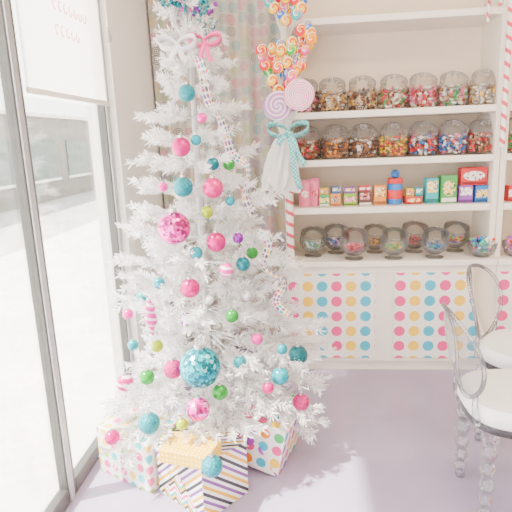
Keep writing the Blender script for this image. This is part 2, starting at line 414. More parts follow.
# boxes of sweets on the third shelf
def sweet_box(px0, px1, ytop, cb, cp, label, z=None, Y=3.3, dep=.07, style=0, h=None):
    xa, xb = at(px0, 200, Y).x, at(px1, 200, Y).x; w = xb-xa
    z = ZS[3]+TH/2+.0005 if z is None else z
    if h is None: h = max(.04, at((px0+px1)/2, ytop, Y-dep/2).z - z)
    t = thing('sweet_box', label, 'candy box', ((xa+xb)/2, Y, z), random.uniform(-.10,.10), 'boxes of sweets on the third shelf')
    w *= .96
    MB().box(-w/2, w/2, -dep/2, dep/2, 0, h).build('carton', solid('carton', cb, .4), t, bevel=.002)
    pm = MB(); e = -dep/2-.0015
    if style == 0:
        pm.lathe([(.0005,0),(1,0),(1,.002),(.0005,.002)], 20, Matrix.Translation((0,e+.001,h*.55)) @ Matrix.Rotation(PI/2,4,'X') @ Matrix.Diagonal((w*.42,h*.28,.7,1)))
    elif style == 1:
        pm.box(-w*.5, w*.5, e, e+.0012, h*.32, h*.78)
    else:
        pm.box(-w*.42, w*.42, e, e+.0012, h*.45, h*.92)
    pm.build('front_print', printed('carton print', [cp, WH, tuple(c*.5 for c in cb)]), t, smooth=False)
    MB().box(-w*.47, w*.47, e, e+.001, h*.05, h*.2).build('base_band', solid('carton band', tuple(c*.35 for c in cb) if sum(cb) > .6 else WH, .4), t, smooth=False)
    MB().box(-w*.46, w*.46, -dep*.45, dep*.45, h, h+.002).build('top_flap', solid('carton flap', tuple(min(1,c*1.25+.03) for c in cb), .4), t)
    return h, z+h+.003
_, za = sweet_box(319, 329.5, 195, GN, YE, 'green box of sweets beside the pink bag, under a small yellow box', style=1)
sweet_box(320, 329, 0, YE, RD, 'small yellow box with red band stacked beside the pink bag', z=za, h=.035, style=1)
_, za = sweet_box(330.5, 341, 194, OR, DK, 'orange box with dark oval next to the green box', style=0)
sweet_box(331, 340.5, 0, BL, YE, 'small blue box with yellow print stacked on the orange box', z=za, h=.038, style=2)
_, za = sweet_box(343, 356, 194, (.30,.55,.02), PK, 'lime green box with pink band under a purple box', style=1)
sweet_box(344, 356, 0, PU, YE, 'small purple box with yellow print stacked on the lime green box', z=za, h=.035, style=2)
_, za = sweet_box(358, 371, 192, DK, RD, 'black box with red print left of the orange and yellow box', style=2)
sweet_box(358.5, 370, 0, RD, WH, 'small red box with white band stacked on the black box', z=za, h=.032, style=1)
sweet_box(373, 385.5, 186, OR, YE, 'orange box with yellow print left of the tall blue tub', style=2)
_, za = sweet_box(404, 421, 197, RD, YE, 'low red box with yellow oval right of the tall blue tub', style=0)
sweet_box(405, 413, 0, YE, RD, 'tiny yellow box stacked left on the low red box', z=za, h=.045, style=1)
sweet_box(413.5, 421, 0, TE, WH, 'tiny teal box stacked right on the low red box', z=za, h=.05, style=2)
sweet_box(424, 437, 179, TE, YE, 'tall teal box with yellow print', style=2)
sweet_box(438.5, 455, 176, GN, YE, 'tall green box with yellow oval left of the stacked boxes', style=0)
_, za = sweet_box(457, 471, 186, PU, WH, 'purple box with white print underneath the wide red box, left', style=2, dep=.09)
sweet_box(472, 485, 186, BL, YE, 'blue box with yellow band underneath the wide red box, right', style=1, dep=.09)
sweet_box(458, 484, 168, RD, WH, 'wide red box with white oval on top of the purple and blue boxes', z=za, style=0, dep=.08)
sweet_box(505, 518, 186, RD, WH, 'red box at the right edge beyond the shelf divider', style=1)
def pouch(px, ytop, wpx, col, pcol, label):
    Y = 3.29; p = at(px, 205, Y); z = ZS[3]+TH/2; h = at(px, ytop, Y).z - z; w = wpx*.0064
    t = thing('sweet_bag', label, 'candy bag', (p.x, Y, z+.001), random.uniform(-.1,.1))
    mb = MB(); n = 10; vs = []; fs = []
    for sgn in (-1, 1):
        for j in range(n+1):
            for i in range(n+1):
                u, v = i/n, j/n; b = (math.sin(PI*u)**.6)*(math.sin(PI*min(1, v*.9+.1))**.6 if v < 1 else 0)
                if v == 0: b = .5*math.sin(PI*u)
                vs.append(((u-.5)*w, sgn*.03*b, v*h))
    for sgn in (0, 1):
        for j in range(n):
            for i in range(n):
                a = sgn*(n+1)**2+j*(n+1)+i; fs.append((a, a+1, a+n+2, a+n+1))
    mb.add(vs, fs).build('pouch', solid('bag', col, .3), t)
    MB().lathe([(.0005,0),(w*.3,0),(w*.3,.002),(.0005,.002)], 20, Matrix.Translation((0,-.031,h*.5)) @ Matrix.Rotation(PI/2,4,'X')).build('front_print', printed('bag print', [pcol, col, WH]), t)
    MB().box(-w*.5, w*.5, -.003, .003, h*.95, h*1.04).build('seal', solid('bag seal', tuple(c*.8 for c in col), .3), t)
pouch(305, 181, 12, PK, WH, 'pink bag of sweets with pale round print left of the pink bag by green box')
pouch(314.5, 179, 10, (.88,.20,.36), RD, 'pink bag of sweets with red round print beside the green box')
p = at(394.5, 205, 3.3); tb = thing('candy_tub', 'tall blue tub with red lid and ball top on the third shelf', 'tub', (p.x, 3.3, ZS[3]+TH/2+.0005))
MB().lathe([(.001,0),(.043,0),(.047,.01),(.047,.115),(.04,.13),(.001,.13)], 24).build('tub_body', solid('tub blue', BL, .35), tb)
MB().lathe([(.0475,.035),(.0482,.037),(.0482,.088),(.0475,.09)], 24).build('band', solid('tub band', RD, .35), tb)
MB().lathe([(.001,.13),(.045,.13),(.048,.137),(.048,.155),(.04,.163),(.001,.163)], 24).build('tub_lid', solid('tub lid', RD, .35), tb)
MB().sphere((0,0,.187), .027).build('ball_top', solid('tub ball', BL, .3), tb)

# footed glass dishes with wide rounded tilted bowls on the counter
M_gob = clear('dish glass', (.985,.985,.98), (.66,.655,.65), .8, milk=.06)
g0 = thing('candy_glass', 'x', 'glass dish', (0,0,0), group='footed glass dishes on the counter')
BT = Matrix.Translation((0,0,.100)) @ Matrix.Rotation(math.radians(26), 4, 'X') @ Matrix.Translation((0,0,-.100))
MB().lathe([(.001,.0),(.055,.0),(.057,.006),(.036,.012),(.024,.018),(.026,.030),(.034,.036)], 24).build('foot', M_gob, g0)
MB().lathe([(.001,.026),(.032,.030),(.062,.046),(.084,.078),(.090,.108),(.085,.140),(.076,.165),(.080,.172),(.077,.172),(.073,.165),(.082,.139),(.087,.108),(.081,.080),(.060,.050),(.030,.034),(.001,.031)], 28, BT).build('bowl', M_gob, g0)
GL = [(313,'green and white',[GN,WH,TE],0), (336,'blue and purple',[BL,PU,WH],.08), (354,'cherry red',[RD,PK,RD],-.10), (375,'orange and brown',[OR,BR,YE],.08), (394,'lemon yellow and green',[YE,GN,YE],-.10), (414,'dark red',[RD,DK,RD],.08), (435,'dark blue',[BL,DK,TE],-.09), (455,'rainbow',[RD,BL,YE,GN,PK],.08)]
for i, (px, nme, cols, dy) in enumerate(GL):
    Y = 3.30+dy; p = at(px, 240, Y); loc = (p.x, Y, ZC+.0125)
    lab = f'footed glass dish with {nme} sweets on the counter'
    s_ = 1 if i == 0 else .97+.03*(i % 3)
    if i == 0: g0.location = loc; g0['label'] = lab
    else: dup(g0, loc, 0, lab, s_)
    P = []
    for k in range(130):
        a = random.random()*6.28; zz = random.uniform(.045,.090); R = .036+(zz-.045)*.85; r = R*math.sqrt(random.random())
        P.append((r*math.cos(a)*s_, (r*math.sin(a)-.004)*s_, zz*s_))
    V, F = candies(np.array(P), .0095, 1.3)
    tag(raw('dish_candies', V, F, island('dish sweets', cols), None, True, loc), f'{nme} sweets piled in a footed glass dish on the counter', 'candy', 'sweets in the footed glasses', 'stuff')
def bowl(px, Y, R, nme, cols, label):
    p = at(px, 248, Y); loc = (p.x, Y, ZC+.0125)
    t = thing('glass_bowl', label, 'bowl', loc)
    MB().lathe([(.001,.002),(R*.5,.0),(R*.8,.02),(R*.98,.06),(R,.085),(R*.96,.085),(R*.93,.06),(R*.75,.025),(R*.45,.007),(.001,.007)], 28).build('bowl_body', M_gob, t)
    MB().tube([(R*.98*math.cos(a), R*.98*math.sin(a), .086) for a in np.linspace(0, 2*PI, 33)], .003, 6, False).build('rim', M_gob, t)
    P = []
    for k in range(110):
        a = random.random()*6.28; r = R*.72*math.sqrt(random.random()); P.append((r*math.cos(a), r*math.sin(a), .025+random.random()*(.10-.5*r*.6)))
    V, F = candies(np.array(P), .013, 1.7)
    tag(raw('bowl_candies', V, F, island('bowl sweets', cols), None, True, loc), f'{nme} wrapped sweets heaped in {label}', 'candy', None, 'stuff')
bowl(482, 3.22, .088, 'green, blue and red', [GN,BL,RD,TE,WH], 'round glass bowl at the right end of the counter')
bowl(515, 3.22, .075, 'red and purple', [RD,PU,PK,WH], 'glass bowl beyond the striped pole at the right edge')

# striped poles
RW = helix('red and white stripes', [(.74,.06,.10), (.9,.86,.82), (.9,.86,.82)], .07)
def pole(px, py, Y, z0, z1, label, r=.014):
    p = at(px, py, Y); t = thing('striped_pole', label, 'pole', (p.x, Y, z0))
    MB().lathe([(.001,0),(r,0),(r,z1-z0),(.001,z1-z0)], 20).build('shaft', RW, t)
    MB().lathe([(.001,0),(r*1.4,0),(r*1.4,.012),(r,.016)], 20).build('collar', M_white, t)
pole(290, 225, 3.165, ZC+.013, 1.36, 'red and white striped pole at the left end of the counter, below the bow', .024)
pole(505, 100, 3.165, ZS[2]+.06, 2.5, 'tall red and white striped pole at the divider right of the jars', .016)
p = at(488, 22, 3.18); cc = MB(); pts = [(0,0,0),(0,0,.1)]+[(.03-.03*math.cos(a), 0, .1+.03*math.sin(a)) for a in np.linspace(.3, PI, 9)]+[(.06,0,.08)]
tag(cc.tube(pts, .009, 10).build('candy_cane', RW, loc=(p.x, 3.18, p.z)), 'red and white candy cane hooked at the top right of the shelves', 'candy cane')

# ------------------------------------------------------------------ candy bouquet on the shelf end
BY = 3.06
def pb(px, py, Y=BY): return at(px, py, Y)
BC = {'red': (.75,.01,.03), 'yellow': (.95,.58,.0), 'blue': (.01,.18,.70), 'orange': (.92,.24,.0), 'pink': (.90,.08,.32), 'green': (.03,.46,.06), 'teal': (.0,.48,.52)}
mates = {'red': 'yellow', 'yellow': 'red', 'blue': 'yellow', 'orange': 'yellow', 'pink': 'yellow', 'green': 'yellow', 'teal': 'pink'}
BMAT = {k: swirl('lolly '+k, [v, v, v, BC[mates[k]], v, (.95,.88,.75)], 1, 24) for k, v in BC.items()}
M_stick = solid('paper stick', (.88,.86,.82), .6)
base = pb(286, 122, BY+.02)
def lolly(px, py, Y, r, mat, label, group, disc=False, target=None, tilt=0):
    c = pb(px, py, Y); t = thing('lollipop', label, 'lollipop', c, 0, group)
    tg = (target if target is not None else base) - c
    if disc:
        prof = [(.0005,-.008),(r*.85,-.008),(r,-.003),(r,.003),(r*.85,.008),(.0005,.008)]
        MB().lathe(prof, 32, Matrix.Rotation(tilt, 4, 'Z') @ Matrix.Rotation(PI/2+tilt*.6, 4, 'X')).build('candy_head', mat, t)
    else:
        q = (-tg).to_track_quat('Z', 'Y').to_matrix().to_4x4()
        MB().lathe([(.0005,-r*1.25),(r*.35,-r*1.1),(r*.85,-r*.6),(r,0),(r*.9,r*.55),(r*.5,r*.95),(.0005,r*1.05)], 14, q).build('candy_head', mat, t)
        MB().lathe([(r*.2,-r*1.15),(r*.55,-r*1.75),(r*.5,-r*1.8),(r*.12,-r*1.2)], 10, q).build('wrapper', mat, t)
    MB().tube([tg.normalized()*r*.9, tg], .0025, 6).build('stick', M_stick, t)
wcol = ['red','yellow','blue','yellow','red','orange','yellow','blue','pink','red','yellow','green']
spots = []; q_ = 0
for row, (n, hw, px0, py0) in enumerate([(6, 24, 286, 42), (6, 23, 286, 49), (5, 20, 286, 56), (5, 17, 286, 63), (4, 14, 286, 70), (4, 11, 286, 76), (3, 7, 286, 82), (2, 3, 286, 88)]):
    for k in range(n):
        u_ = (k/(n-1)-.5)*2
        spots.append((px0+u_*hw+random.uniform(-1.5,1.5), py0-u_*7+2*abs(u_)+random.uniform(-1.5,1.5), wcol[q_ % 12])); q_ += 1
    q_ += 2
spots += [(301,30,'red'),(308,26,'blue'),(310,33,'yellow')]
for i, (px, py, c) in enumerate(spots):
    dsc = i % 5 != 1
    lolly(px, py, BY-.05+.07*random.random()+.001*i*.2, .034 if dsc else .025, BMAT[c], f'small {c} {"flat" if dsc else "wrapped"} lollipop in the bouquet above the two big lollipops', f'{c} {"flat" if dsc else "wrapped"} lollipops of the bouquet', dsc, None, random.uniform(-.5,.5))
M_swp = swirl('pink swirl', [(.85,.16,.36),(.93,.70,.74),(.70,.26,.54),(.93,.76,.78)], 2, 40)
M_swv = swirl('lilac swirl', [(.34,.18,.52),(.90,.76,.82),(.66,.30,.50)], 2, 40)
lolly(299, 95, BY-.10, .085, M_swp, 'large pink and white swirl lollipop on the right of the bouquet', 'big swirl lollipops', True, pb(290,150,BY-.02))
lolly(278, 106, BY-.08, .082, M_swv, 'large lilac swirl lollipop on the left of the bouquet', 'big swirl lollipops', True, pb(286,155,BY))
top = [(270,2,'teal'),(278,-3,'red'),(286,-3,'yellow'),(295,-1,'red'),(303,1,'blue'),(274,8,'yellow'),(284,6,'pink'),(293,7,'teal'),(301,8,'yellow'),(281,13,'blue'),(290,14,'red'),(297,14,'teal'),(286,20,'yellow')]
for i, (px, py, c) in enumerate(top):
    dsc = i % 3 != 1
    lolly(px, py, BY+.05+.04*math.sin(i*2.1), .033 if dsc else .026, BMAT[c], f'small {c} {"flat" if dsc else "wrapped"} lollipop in the cluster at the photo top', f'{c} {"flat" if dsc else "wrapped"} lollipops of the top cluster', dsc, pb(286, 45, BY+.06), random.uniform(-.5,.5))
# white tulle wrap
def tulle():
    t = thing('bouquet_wrap', 'white tulle wrap gathered under the teal gingham bow', 'gift wrap', pb(284, 133, BY+.03))
    mb = MB(); vs = []; fs = []; n = 64; rows = 12
    for j in range(rows+1):
        s = j/rows
        for k in range(n+1):
            a = 2*PI*k/n; r = .022+.095*s**.7*(1-.25*s); r *= 1+.34*s*math.sin(a*7+s*3)+.16*math.sin(a*13+s*5)
            vs.append((r*math.cos(a)-.04*s, r*.6*math.sin(a), -.31*s+.04*s*math.sin(a*5)))
    for j in range(rows):
        for k in range(n): a = j*(n+1)+k; fs.append((a, a+1, a+n+2, a+n+1))
    mb.add(vs, fs).build('skirt', M_tulle, t)
    mb = MB(); vs = []; fs = []
    for j in range(6):
        s = j/5
        for k in range(n+1):
            a = 2*PI*k/n; r = .022+.05*s; r *= 1+.2*s*math.sin(a*6); vs.append((r*math.cos(a), r*.5*math.sin(a), .12*s))
    for j in range(5):
        for k in range(n): a = j*(n+1)+k; fs.append((a, a+1, a+n+2, a+n+1))
    mb.add(vs, fs).build('collar', M_tulle, t)
mt, nt, out = newmat('white tulle'); d1 = nd(nt,'ShaderNodeBsdfDiffuse'); d1.inputs[0].default_value = (.95,.94,.93,1); t1 = nd(nt,'ShaderNodeBsdfTransparent'); m1 = nd(nt,'ShaderNodeMixShader'); m1.inputs[0].default_value = .12
nt.links.new(d1.outputs[0], m1.inputs[1]); nt.links.new(t1.outputs[0], m1.inputs[2]); nt.links.new(m1.outputs[0], out.inputs[0]); M_tulle = mt
tulle()
def gingham():
    mt, nt, out = newmat('teal gingham'); tc = nd(nt,'ShaderNodeTexCoord'); ck = nd(nt,'ShaderNodeTexChecker'); ck.inputs['Scale'].default_value = 90
    ck.inputs[1].default_value = (.02,.46,.48,1); ck.inputs[2].default_value = (.45,.80,.78,1); nt.links.new(tc.outputs['Object'], ck.inputs[0])
    prin(nt, out, ck.outputs[0], .6); return mt
M_ging = gingham()
def strip(pts, w, nrm, mb=None):
    mb = mb or MB(); vs = []; fs = []; n = len(pts); pts = [Vector(p) for p in pts]
    for i, p in enumerate(pts):
        t = (pts[min(i+1,n-1)]-pts[max(0,i-1)]).normalized(); nn = nrm[i] if isinstance(nrm, list) else nrm
        s = t.cross(nn).normalized(); ww = w[i] if isinstance(w, list) else w
        vs += [p-s*ww/2, p+s*ww/2]
    for i in range(n-1): fs.append((2*i, 2*i+1, 2*i+3, 2*i+2))
    return mb.add(vs, fs)
def bow(name, label, loc, s, mat, tails=((-.3,-1.0),(.35,-1.3)), cat='bow'):
    t = thing(name, label, cat, loc)
    for sg in (-1, 1):
        pts = []; ws = []
        for k in range(15):
            a = 2*PI*k/14; pts.append((sg*s*.5*(1-math.cos(a)), -.12*s-.02*s*math.cos(a), s*.28*math.sin(a)+.1*s*(1-math.cos(a)))); ws.append(s*(.22+.25*(1-math.cos(a))/2))
        mb = MB(); vs=[]; fs=[]
        for i,(p,w) in enumerate(zip(pts,ws)):
            vs += [Vector(p)+Vector((0,-w/2,0.3*w)), Vector(p)+Vector((0,w/2,-.3*w))]
        for i in range(len(pts)-1): fs.append((2*i,2*i+1,2*i+3,2*i+2))
        mb.add(vs, fs).build('loop', mat, t, solid=.002)
    for (dx, dz) in tails:
        pts = [(dx*s*q+.05*s*math.sin(q*7), -.14*s-.05*s*math.sin(q*5), dz*s*q) for q in np.linspace(0, 1, 12)]
        strip(pts, s*.28, Vector((0,1,0))).build('tail', mat, t, solid=.002)
    MB().sphere((0,-.14*s,0), s*.13, 14, 8, (1,.8,1.1)).build('knot', mat, t)
    return t
bow('gingham_bow', 'teal and white gingham bow tied on the candy bouquet', pb(288,132,BY-.065), .12, M_ging, ((.5,-2.7),(.75,-1.6),(-.5,-.6)))

# ------------------------------------------------------------------ christmas tree
TX, TY, ZB, ZT = -.525, 2.47, .20, 2.14
def RZ(z): return .04 + .48*max(0, 1-(z-ZB)/(ZT-ZB))**1.12
mt, nt, out = newmat('white fluffy needles')
df = nd(nt,'ShaderNodeBsdfDiffuse'); df.inputs[0].default_value = (.95,.935,.93,1); tl = nd(nt,'ShaderNodeBsdfTranslucent'); tl.inputs[0].default_value = (.95,.935,.93,1)
mx = nd(nt,'ShaderNodeMixShader'); mx.inputs[0].default_value = .15; nt.links.new(df.outputs[0], mx.inputs[1]); nt.links.new(tl.outputs[0], mx.inputs[2]); nt.links.new(mx.outputs[0], out.inputs[0])
M_needle = mt
tree = thing('christmas_tree', 'white artificial christmas tree beside the window hung with coloured ornaments', 'christmas tree', (TX, TY, 0))
MB().lathe([(.022,.04),(.02,1.2),(.008,2.12),(.001,2.13)], 12).build('trunk', solid('white trunk', (.6,.59,.59), .6), tree)
MB().lathe([(.001,0),(.085,0),(.085,.012),(.05,.025),(.032,.05),(.032,.12),(.024,.125)], 20).build('stand', solid('white stand', (.75,.74,.73), .5), tree)
TW = []; BRN = MB()
nl = 16
for lv in range(nl):
    f = lv/(nl-1); z0 = ZB+.06+(ZT-ZB-.13)*f**.93; R = RZ(z0)
    nb = int(5+18*R)
    for k in range(nb):
        ph = 2*PI*(k+random.random()*.8)/nb + lv*.7
        L = R*random.choice([.6, .85, .98, 1.05, 1.16, 1.28])*random.uniform(.95,1.05); dx, dy = math.cos(ph), math.sin(ph)
        if TX+dx*L < -.965: L = (-.965-TX)/dx
        rise = L*random.uniform(.0,.36) - (.22*L if lv < 3 else 0)
        def pt(s): return np.array([dx*L*s, dy*L*s, z0+rise*s*s-.12*L*(s-s*s)])
        BRN.tube([pt(0.03), pt(.5), pt(1)], [.004,.003,.0015], 4, False)
        TW.append((pt(.4), pt(1.0), 1.45))
        nside = 3 if R > .2 else 2
        for q in range(nside):
            s = .48+.34*q/max(1,nside-1)
            for sg in (-1, 1):
                if random.random() < .10: continue
                a = ph+sg*random.uniform(.35,.65); l2 = random.uniform(.09,.17)*(.6+.8*R)
                b0 = pt(s); b1 = b0+np.array([math.cos(a)*l2, math.sin(a)*l2, random.uniform(-.02,.05)])
                if TX+b1[0] < -.975: continue
                TW.append((b0, b1, 1.25))
# longer low boughs that spread over the gifts and to the right
for ph, L, z0, dz in [(-.35,.62,.40,-.05),(-.75,.60,.40,-.12),(-1.15,.63,.44,-.14),(-1.45,.66,.48,-.16),(-1.75,.66,.48,-.17),(-2.05,.64,.44,-.20),(.05,.62,.46,.0),(-.55,.60,.55,-.05),(-1.35,.58,.56,-.14),(-1.75,.58,.58,-.14),(-.2,.58,.62,.0),(-2.3,.54,.45,-.14),(-.95,.62,.5,-.14),(-.6,.64,.34,-.06),(-1.25,.62,.42,-.10)]:
    d_ = np.array([math.cos(ph), math.sin(ph), 0]); b0 = d_*.2*L+np.array([0,0,z0]); b1 = d_*L+np.array([0,0,z0+dz])
    if TX+b1[0] < -.965: b1[0] = -.965-TX
    BRN.tube([d_*.02+np.array([0,0,z0]), b0, b1], [.005,.004,.002], 4, False)
    TW.append((b0*.6+b1*.4, b1, 1.45))
    for s in (.45,.62,.8):
        for sg in (-1,1):
            a = ph+sg*.55; c0 = b0+(b1-b0)*s; TW.append((c0, c0+np.array([math.cos(a)*.13, math.sin(a)*.13, -.01]), 1.25))
for k in range(16):
    a = k*2.4; z = 1.9+.013*k; b0 = np.array([0,0,z]); TW.append((b0, b0+np.array([math.cos(a)*.06, math.sin(a)*.06, .07]), .7))
BRN.build('branches', solid('white branch', (.75,.74,.73), .6), tree, smooth=False)
VS = []
for b0, b1, sc in TW:
    L = np.linalg.norm(b1-b0); d = (b1-b0)/L; n = max(18, int(L*520))
    s = rng.random(n); p = b0+(b1-b0)*s[:, None]
    q = rng.normal(size=(n, 3)); q -= (q@d)[:, None]*d; q /= np.linalg.norm(q, axis=1)[:, None]
    dr = q*.70+d*rng.uniform(.5,.9,(n,1)); dr /= np.linalg.norm(dr, axis=1)[:, None]
    ln = rng.uniform(.026,.035,(n,1))*(.7+.3*sc)
    sd = np.cross(dr, rng.normal(size=(n,3))); sd /= np.linalg.norm(sd, axis=1)[:, None]
    w = .0030
    VS.append(np.stack([p-sd*w, p+sd*w, p+dr*ln+sd*w*.6, p+dr*ln-sd*w*.6], 1).reshape(-1, 3))
VS = np.concatenate(VS); raw('foliage', VS, np.arange(len(VS)).reshape(-1, 4), M_needle, tree)

def on_tree(px, py, out_=.0):
    d = ray(px, py); best = None
    for i in range(1200):
        t = 1.3+i*.0012*1.1; p = CAM+d*t
        z = min(max(p.z, ZB), ZT); rr = math.hypot(p.x-TX, p.y-TY); g = rr-(RZ(z)+out_)
        if g <= 0: return p, t
        if best is None or g < best[0]: best = (g, p, t)
    return best[1], best[2]

# ornaments
OC = {'magenta': (.62,.0,.20), 'pink': (.85,.03,.38), 'teal': (.0,.34,.42), 'green': (.02,.32,.03), 'lime': (.38,.52,.0), 'dark teal': (.0,.18,.22), 'purple': (.24,.01,.34), 'rose': (.74,.01,.22), 'silver': (.75,.75,.78), 'gold': (.75,.5,.15)}
OM = {k: solid('ornament '+k, v, .22, .35, noise=.03) for k, v in OC.items()}
OG = {k: solid('glitter '+k, v, .35, .35, noise=.3, nscale=160, bump=.6) for k, v in OC.items()}
def mirror(name, v):
    mt, nt, out = newmat(name); tc = nd(nt, 'ShaderNodeTexCoord'); vo = nd(nt, 'ShaderNodeTexVoronoi'); vo.inputs['Scale'].default_value = 75
    nt.links.new(tc.outputs['Object'], vo.inputs['Vector']); wn = nd(nt, 'ShaderNodeTexWhiteNoise'); nt.links.new(vo.outputs['Color'], wn.inputs[0])
    c = ramp(nt, wn.outputs[0], [(0, tuple(x*.4 for x in v)), (.4, v), (.75, tuple(min(1, x*1.4+.04) for x in v)), (.93, tuple(min(1, x*1.2+.3) for x in v))])
    b = prin(nt, out, c, .2, .6)
    bp = nd(nt, 'ShaderNodeBump'); bp.inputs['Strength'].default_value = .4; bp.inputs['Distance'].default_value = .01
    nt.links.new(wn.outputs[0], bp.inputs['Height']); nt.links.new(bp.outputs[0], b.inputs['Normal']); return mt
OD = {k: mirror('mirror '+k, OC[k]) for k in ('teal', 'pink')}
M_cap = solid('silver ornament cap', (.75,.73,.70), .25, .9)
def ornament(px, py, rp, col, label, kind='ball', out_=.045, group='ball ornaments on the tree'):
    p, t = on_tree(px, py, out_); r = rp*(1.13 if rp > 9.5 else 1.2)/512*t
    p = p - ray(px, py).normalized()*r*.6
    if p.x-r < -1.0: p.x = -1.0+r
    o = thing('ornament', label, 'ornament', p, random.random()*6, group)
    if kind == 'disco':
        mb = MB().sphere((0,0,0), r, 26, 15); b = mb.build('ball', OD[col], o, smooth=False)
    elif kind == 'stripe':
        b = MB().sphere((0,0,0), r, 24, 14).build('ball', helix('stripe '+col, [OC[col], OC[col], (.9,.85,.85)], r*.9), o)
    else:
        b = MB().sphere((0,0,0), r, 24, 14).build('ball', (OG if kind == 'glitter' else OM)[col], o)
    c = MB().lathe([(r*.24,r*.93),(r*.24,r*1.18),(r*.1,r*1.22),(.0005,r*1.22)], 10).build('cap', M_cap, o)
    if rp > 5.5:
        MB().tube([(r*.12*math.cos(a), 0, r*1.32+r*.14*math.sin(a)) for a in np.linspace(0,2*PI,11)], r*.03, 5, False).build('hook', M_cap, c)
    return o
for a in [
 (200,367,18,'teal','largest teal mirrored disco ball low on the tree','disco',.09),
 (174,228,14.5,'pink','large pink mirrored disco ball on the left of the tree','disco'),
 (187,93,7,'teal','teal ball high on the tree, below the white bow','glitter'),
 (181,147,8,'magenta','magenta ball above the uppermost matt teal ball, upper left'),
 (183,187,8.3,'teal','matt teal ball between magenta ball and pink disco ball','glitter'),
 (213,188,8.6,'rose','rose ball right of the matt teal ball'),
 (213,164,5.2,'dark teal','small dark teal ball just above the rose ball'),
 (229,164,5,'green','small green ball by the ribbon, right of the dark teal one'),
 (230,201,4,'teal','tiny teal ball right of the rose ball'),
 (207,212,5.2,'lime','small lime ball between the rose and deep magenta balls'),
 (216,242,8.2,'magenta','deep magenta ball right of the pink disco ball'),
 (196,253,5.5,'teal','small teal ball below right of the pink disco ball'),
 (243,264,6,'dark teal','dark teal ball at the right, beside the lower ribbon'),
 (226,270,6,'pink','pink striped ball left of the dark teal ball by the lower ribbon','stripe'),
 (252,253,5,'green','green glitter ball right of the deep magenta ball','glitter'),
 (190,288,8.2,'magenta','magenta ball at mid height below the pink disco ball'),
 (186,319,5.5,'purple','purple ball below the mid height magenta ball'),
 (142,297,5,'teal','small teal ball at the left edge, beside the striped finial'),
 (157,346,5.2,'lime','lime ball below the pink striped finial'),
 (128,314,4.5,'pink','tiny pink ball at the left edge nearest the window glass'),
 (232,316,5.5,'green','green ball right of the purple ball'),
 (209,300,4,'silver','tiny silver ball right of the mid height magenta ball'),
 (247,296,4.5,'silver','tiny silver glitter ball left of the lower ribbon end','glitter'),
 (257,339,5,'pink','small pink ball above the silver gap, lower right of the green ball'),
 (282,349,4.5,'teal','small teal ball left of the dark teal glitter ball','ball',.09),
 (298,355,8,'dark teal','dark teal glitter ball at the right edge of the tree','glitter',.09),
 (240,362,5.5,'teal','teal ball right of the largest teal disco ball','glitter',.07),
 (280,376,7.3,'teal','glossy teal ball below the dark teal glitter ball','ball',.09),
 (301,402,7,'rose','rose glitter ball on the lowest branch at the far right','glitter',.10),
 (220,392,6.5,'green','green ball below right of the largest teal disco ball','ball',.11),
 (198,409,10.5,'pink','pink mirrored ball hanging under the largest teal disco ball','disco',.14),
 (173,369,8,'rose','rose glitter ball left of the largest teal disco ball','glitter',.08),
 (147,377,6.3,'green','green ball between two pink balls, lower left','ball',.08),
 (125,383,7.2,'magenta','magenta striped ball at the lower left edge','stripe'),
 (149,423,9,'teal','teal glitter ball in front of the left polka dot gift','glitter',.16),
 (112,437,6.3,'magenta','magenta ball lowest at the left, against the polka dot gift','ball',.14),
 (212,466,9,'teal','teal glitter ball hanging lowest, in front of the striped gift','glitter',.26),
 (182,424,5,'lime','small lime ball above the yellow gift','ball',.18),
 (163,187,4,'pink','tiny pink ball left of the matt teal ball'),
 (159,283,5,'teal','small teal ball left of the mid height magenta ball'),
 (202,118,4.2,'pink','tiny pink ball between the highest teal ball and the ribbon'),
 (196,140,4.5,'teal','tiny teal ball right of the uppermost magenta ball'),
 (238,238,4.5,'purple','tiny purple ball left of the ribbon, right of the deep magenta ball'),
 (268,388,5,'magenta','small magenta ball left of the glossy teal ball, low right','ball',.10),
 (133,345,4.5,'teal','tiny teal ball at the left edge, above the green ball'),
]: ornament(*a)
# pink striped finial drop
p, t = on_tree(151, 318, .0); p = p-ray(151,318).normalized()*.08
fo = thing('finial_ornament', 'tall pink and white striped finial ornament at the left of the tree', 'ornament', p)
MB().lathe([(.0005,-.085),(.006,-.07),(.012,-.045),(.026,-.02),(.028,.0),(.016,.025),(.024,.045),(.012,.07),(.006,.085),(.0005,.087)], 20).build('drop', helix('finial stripes', [(.75,.02,.32),(.75,.02,.32),(.92,.80,.85)], .03), fo)
MB().lathe([(.007,.083),(.007,.093),(.0005,.095)], 10).build('cap', M_cap, fo)

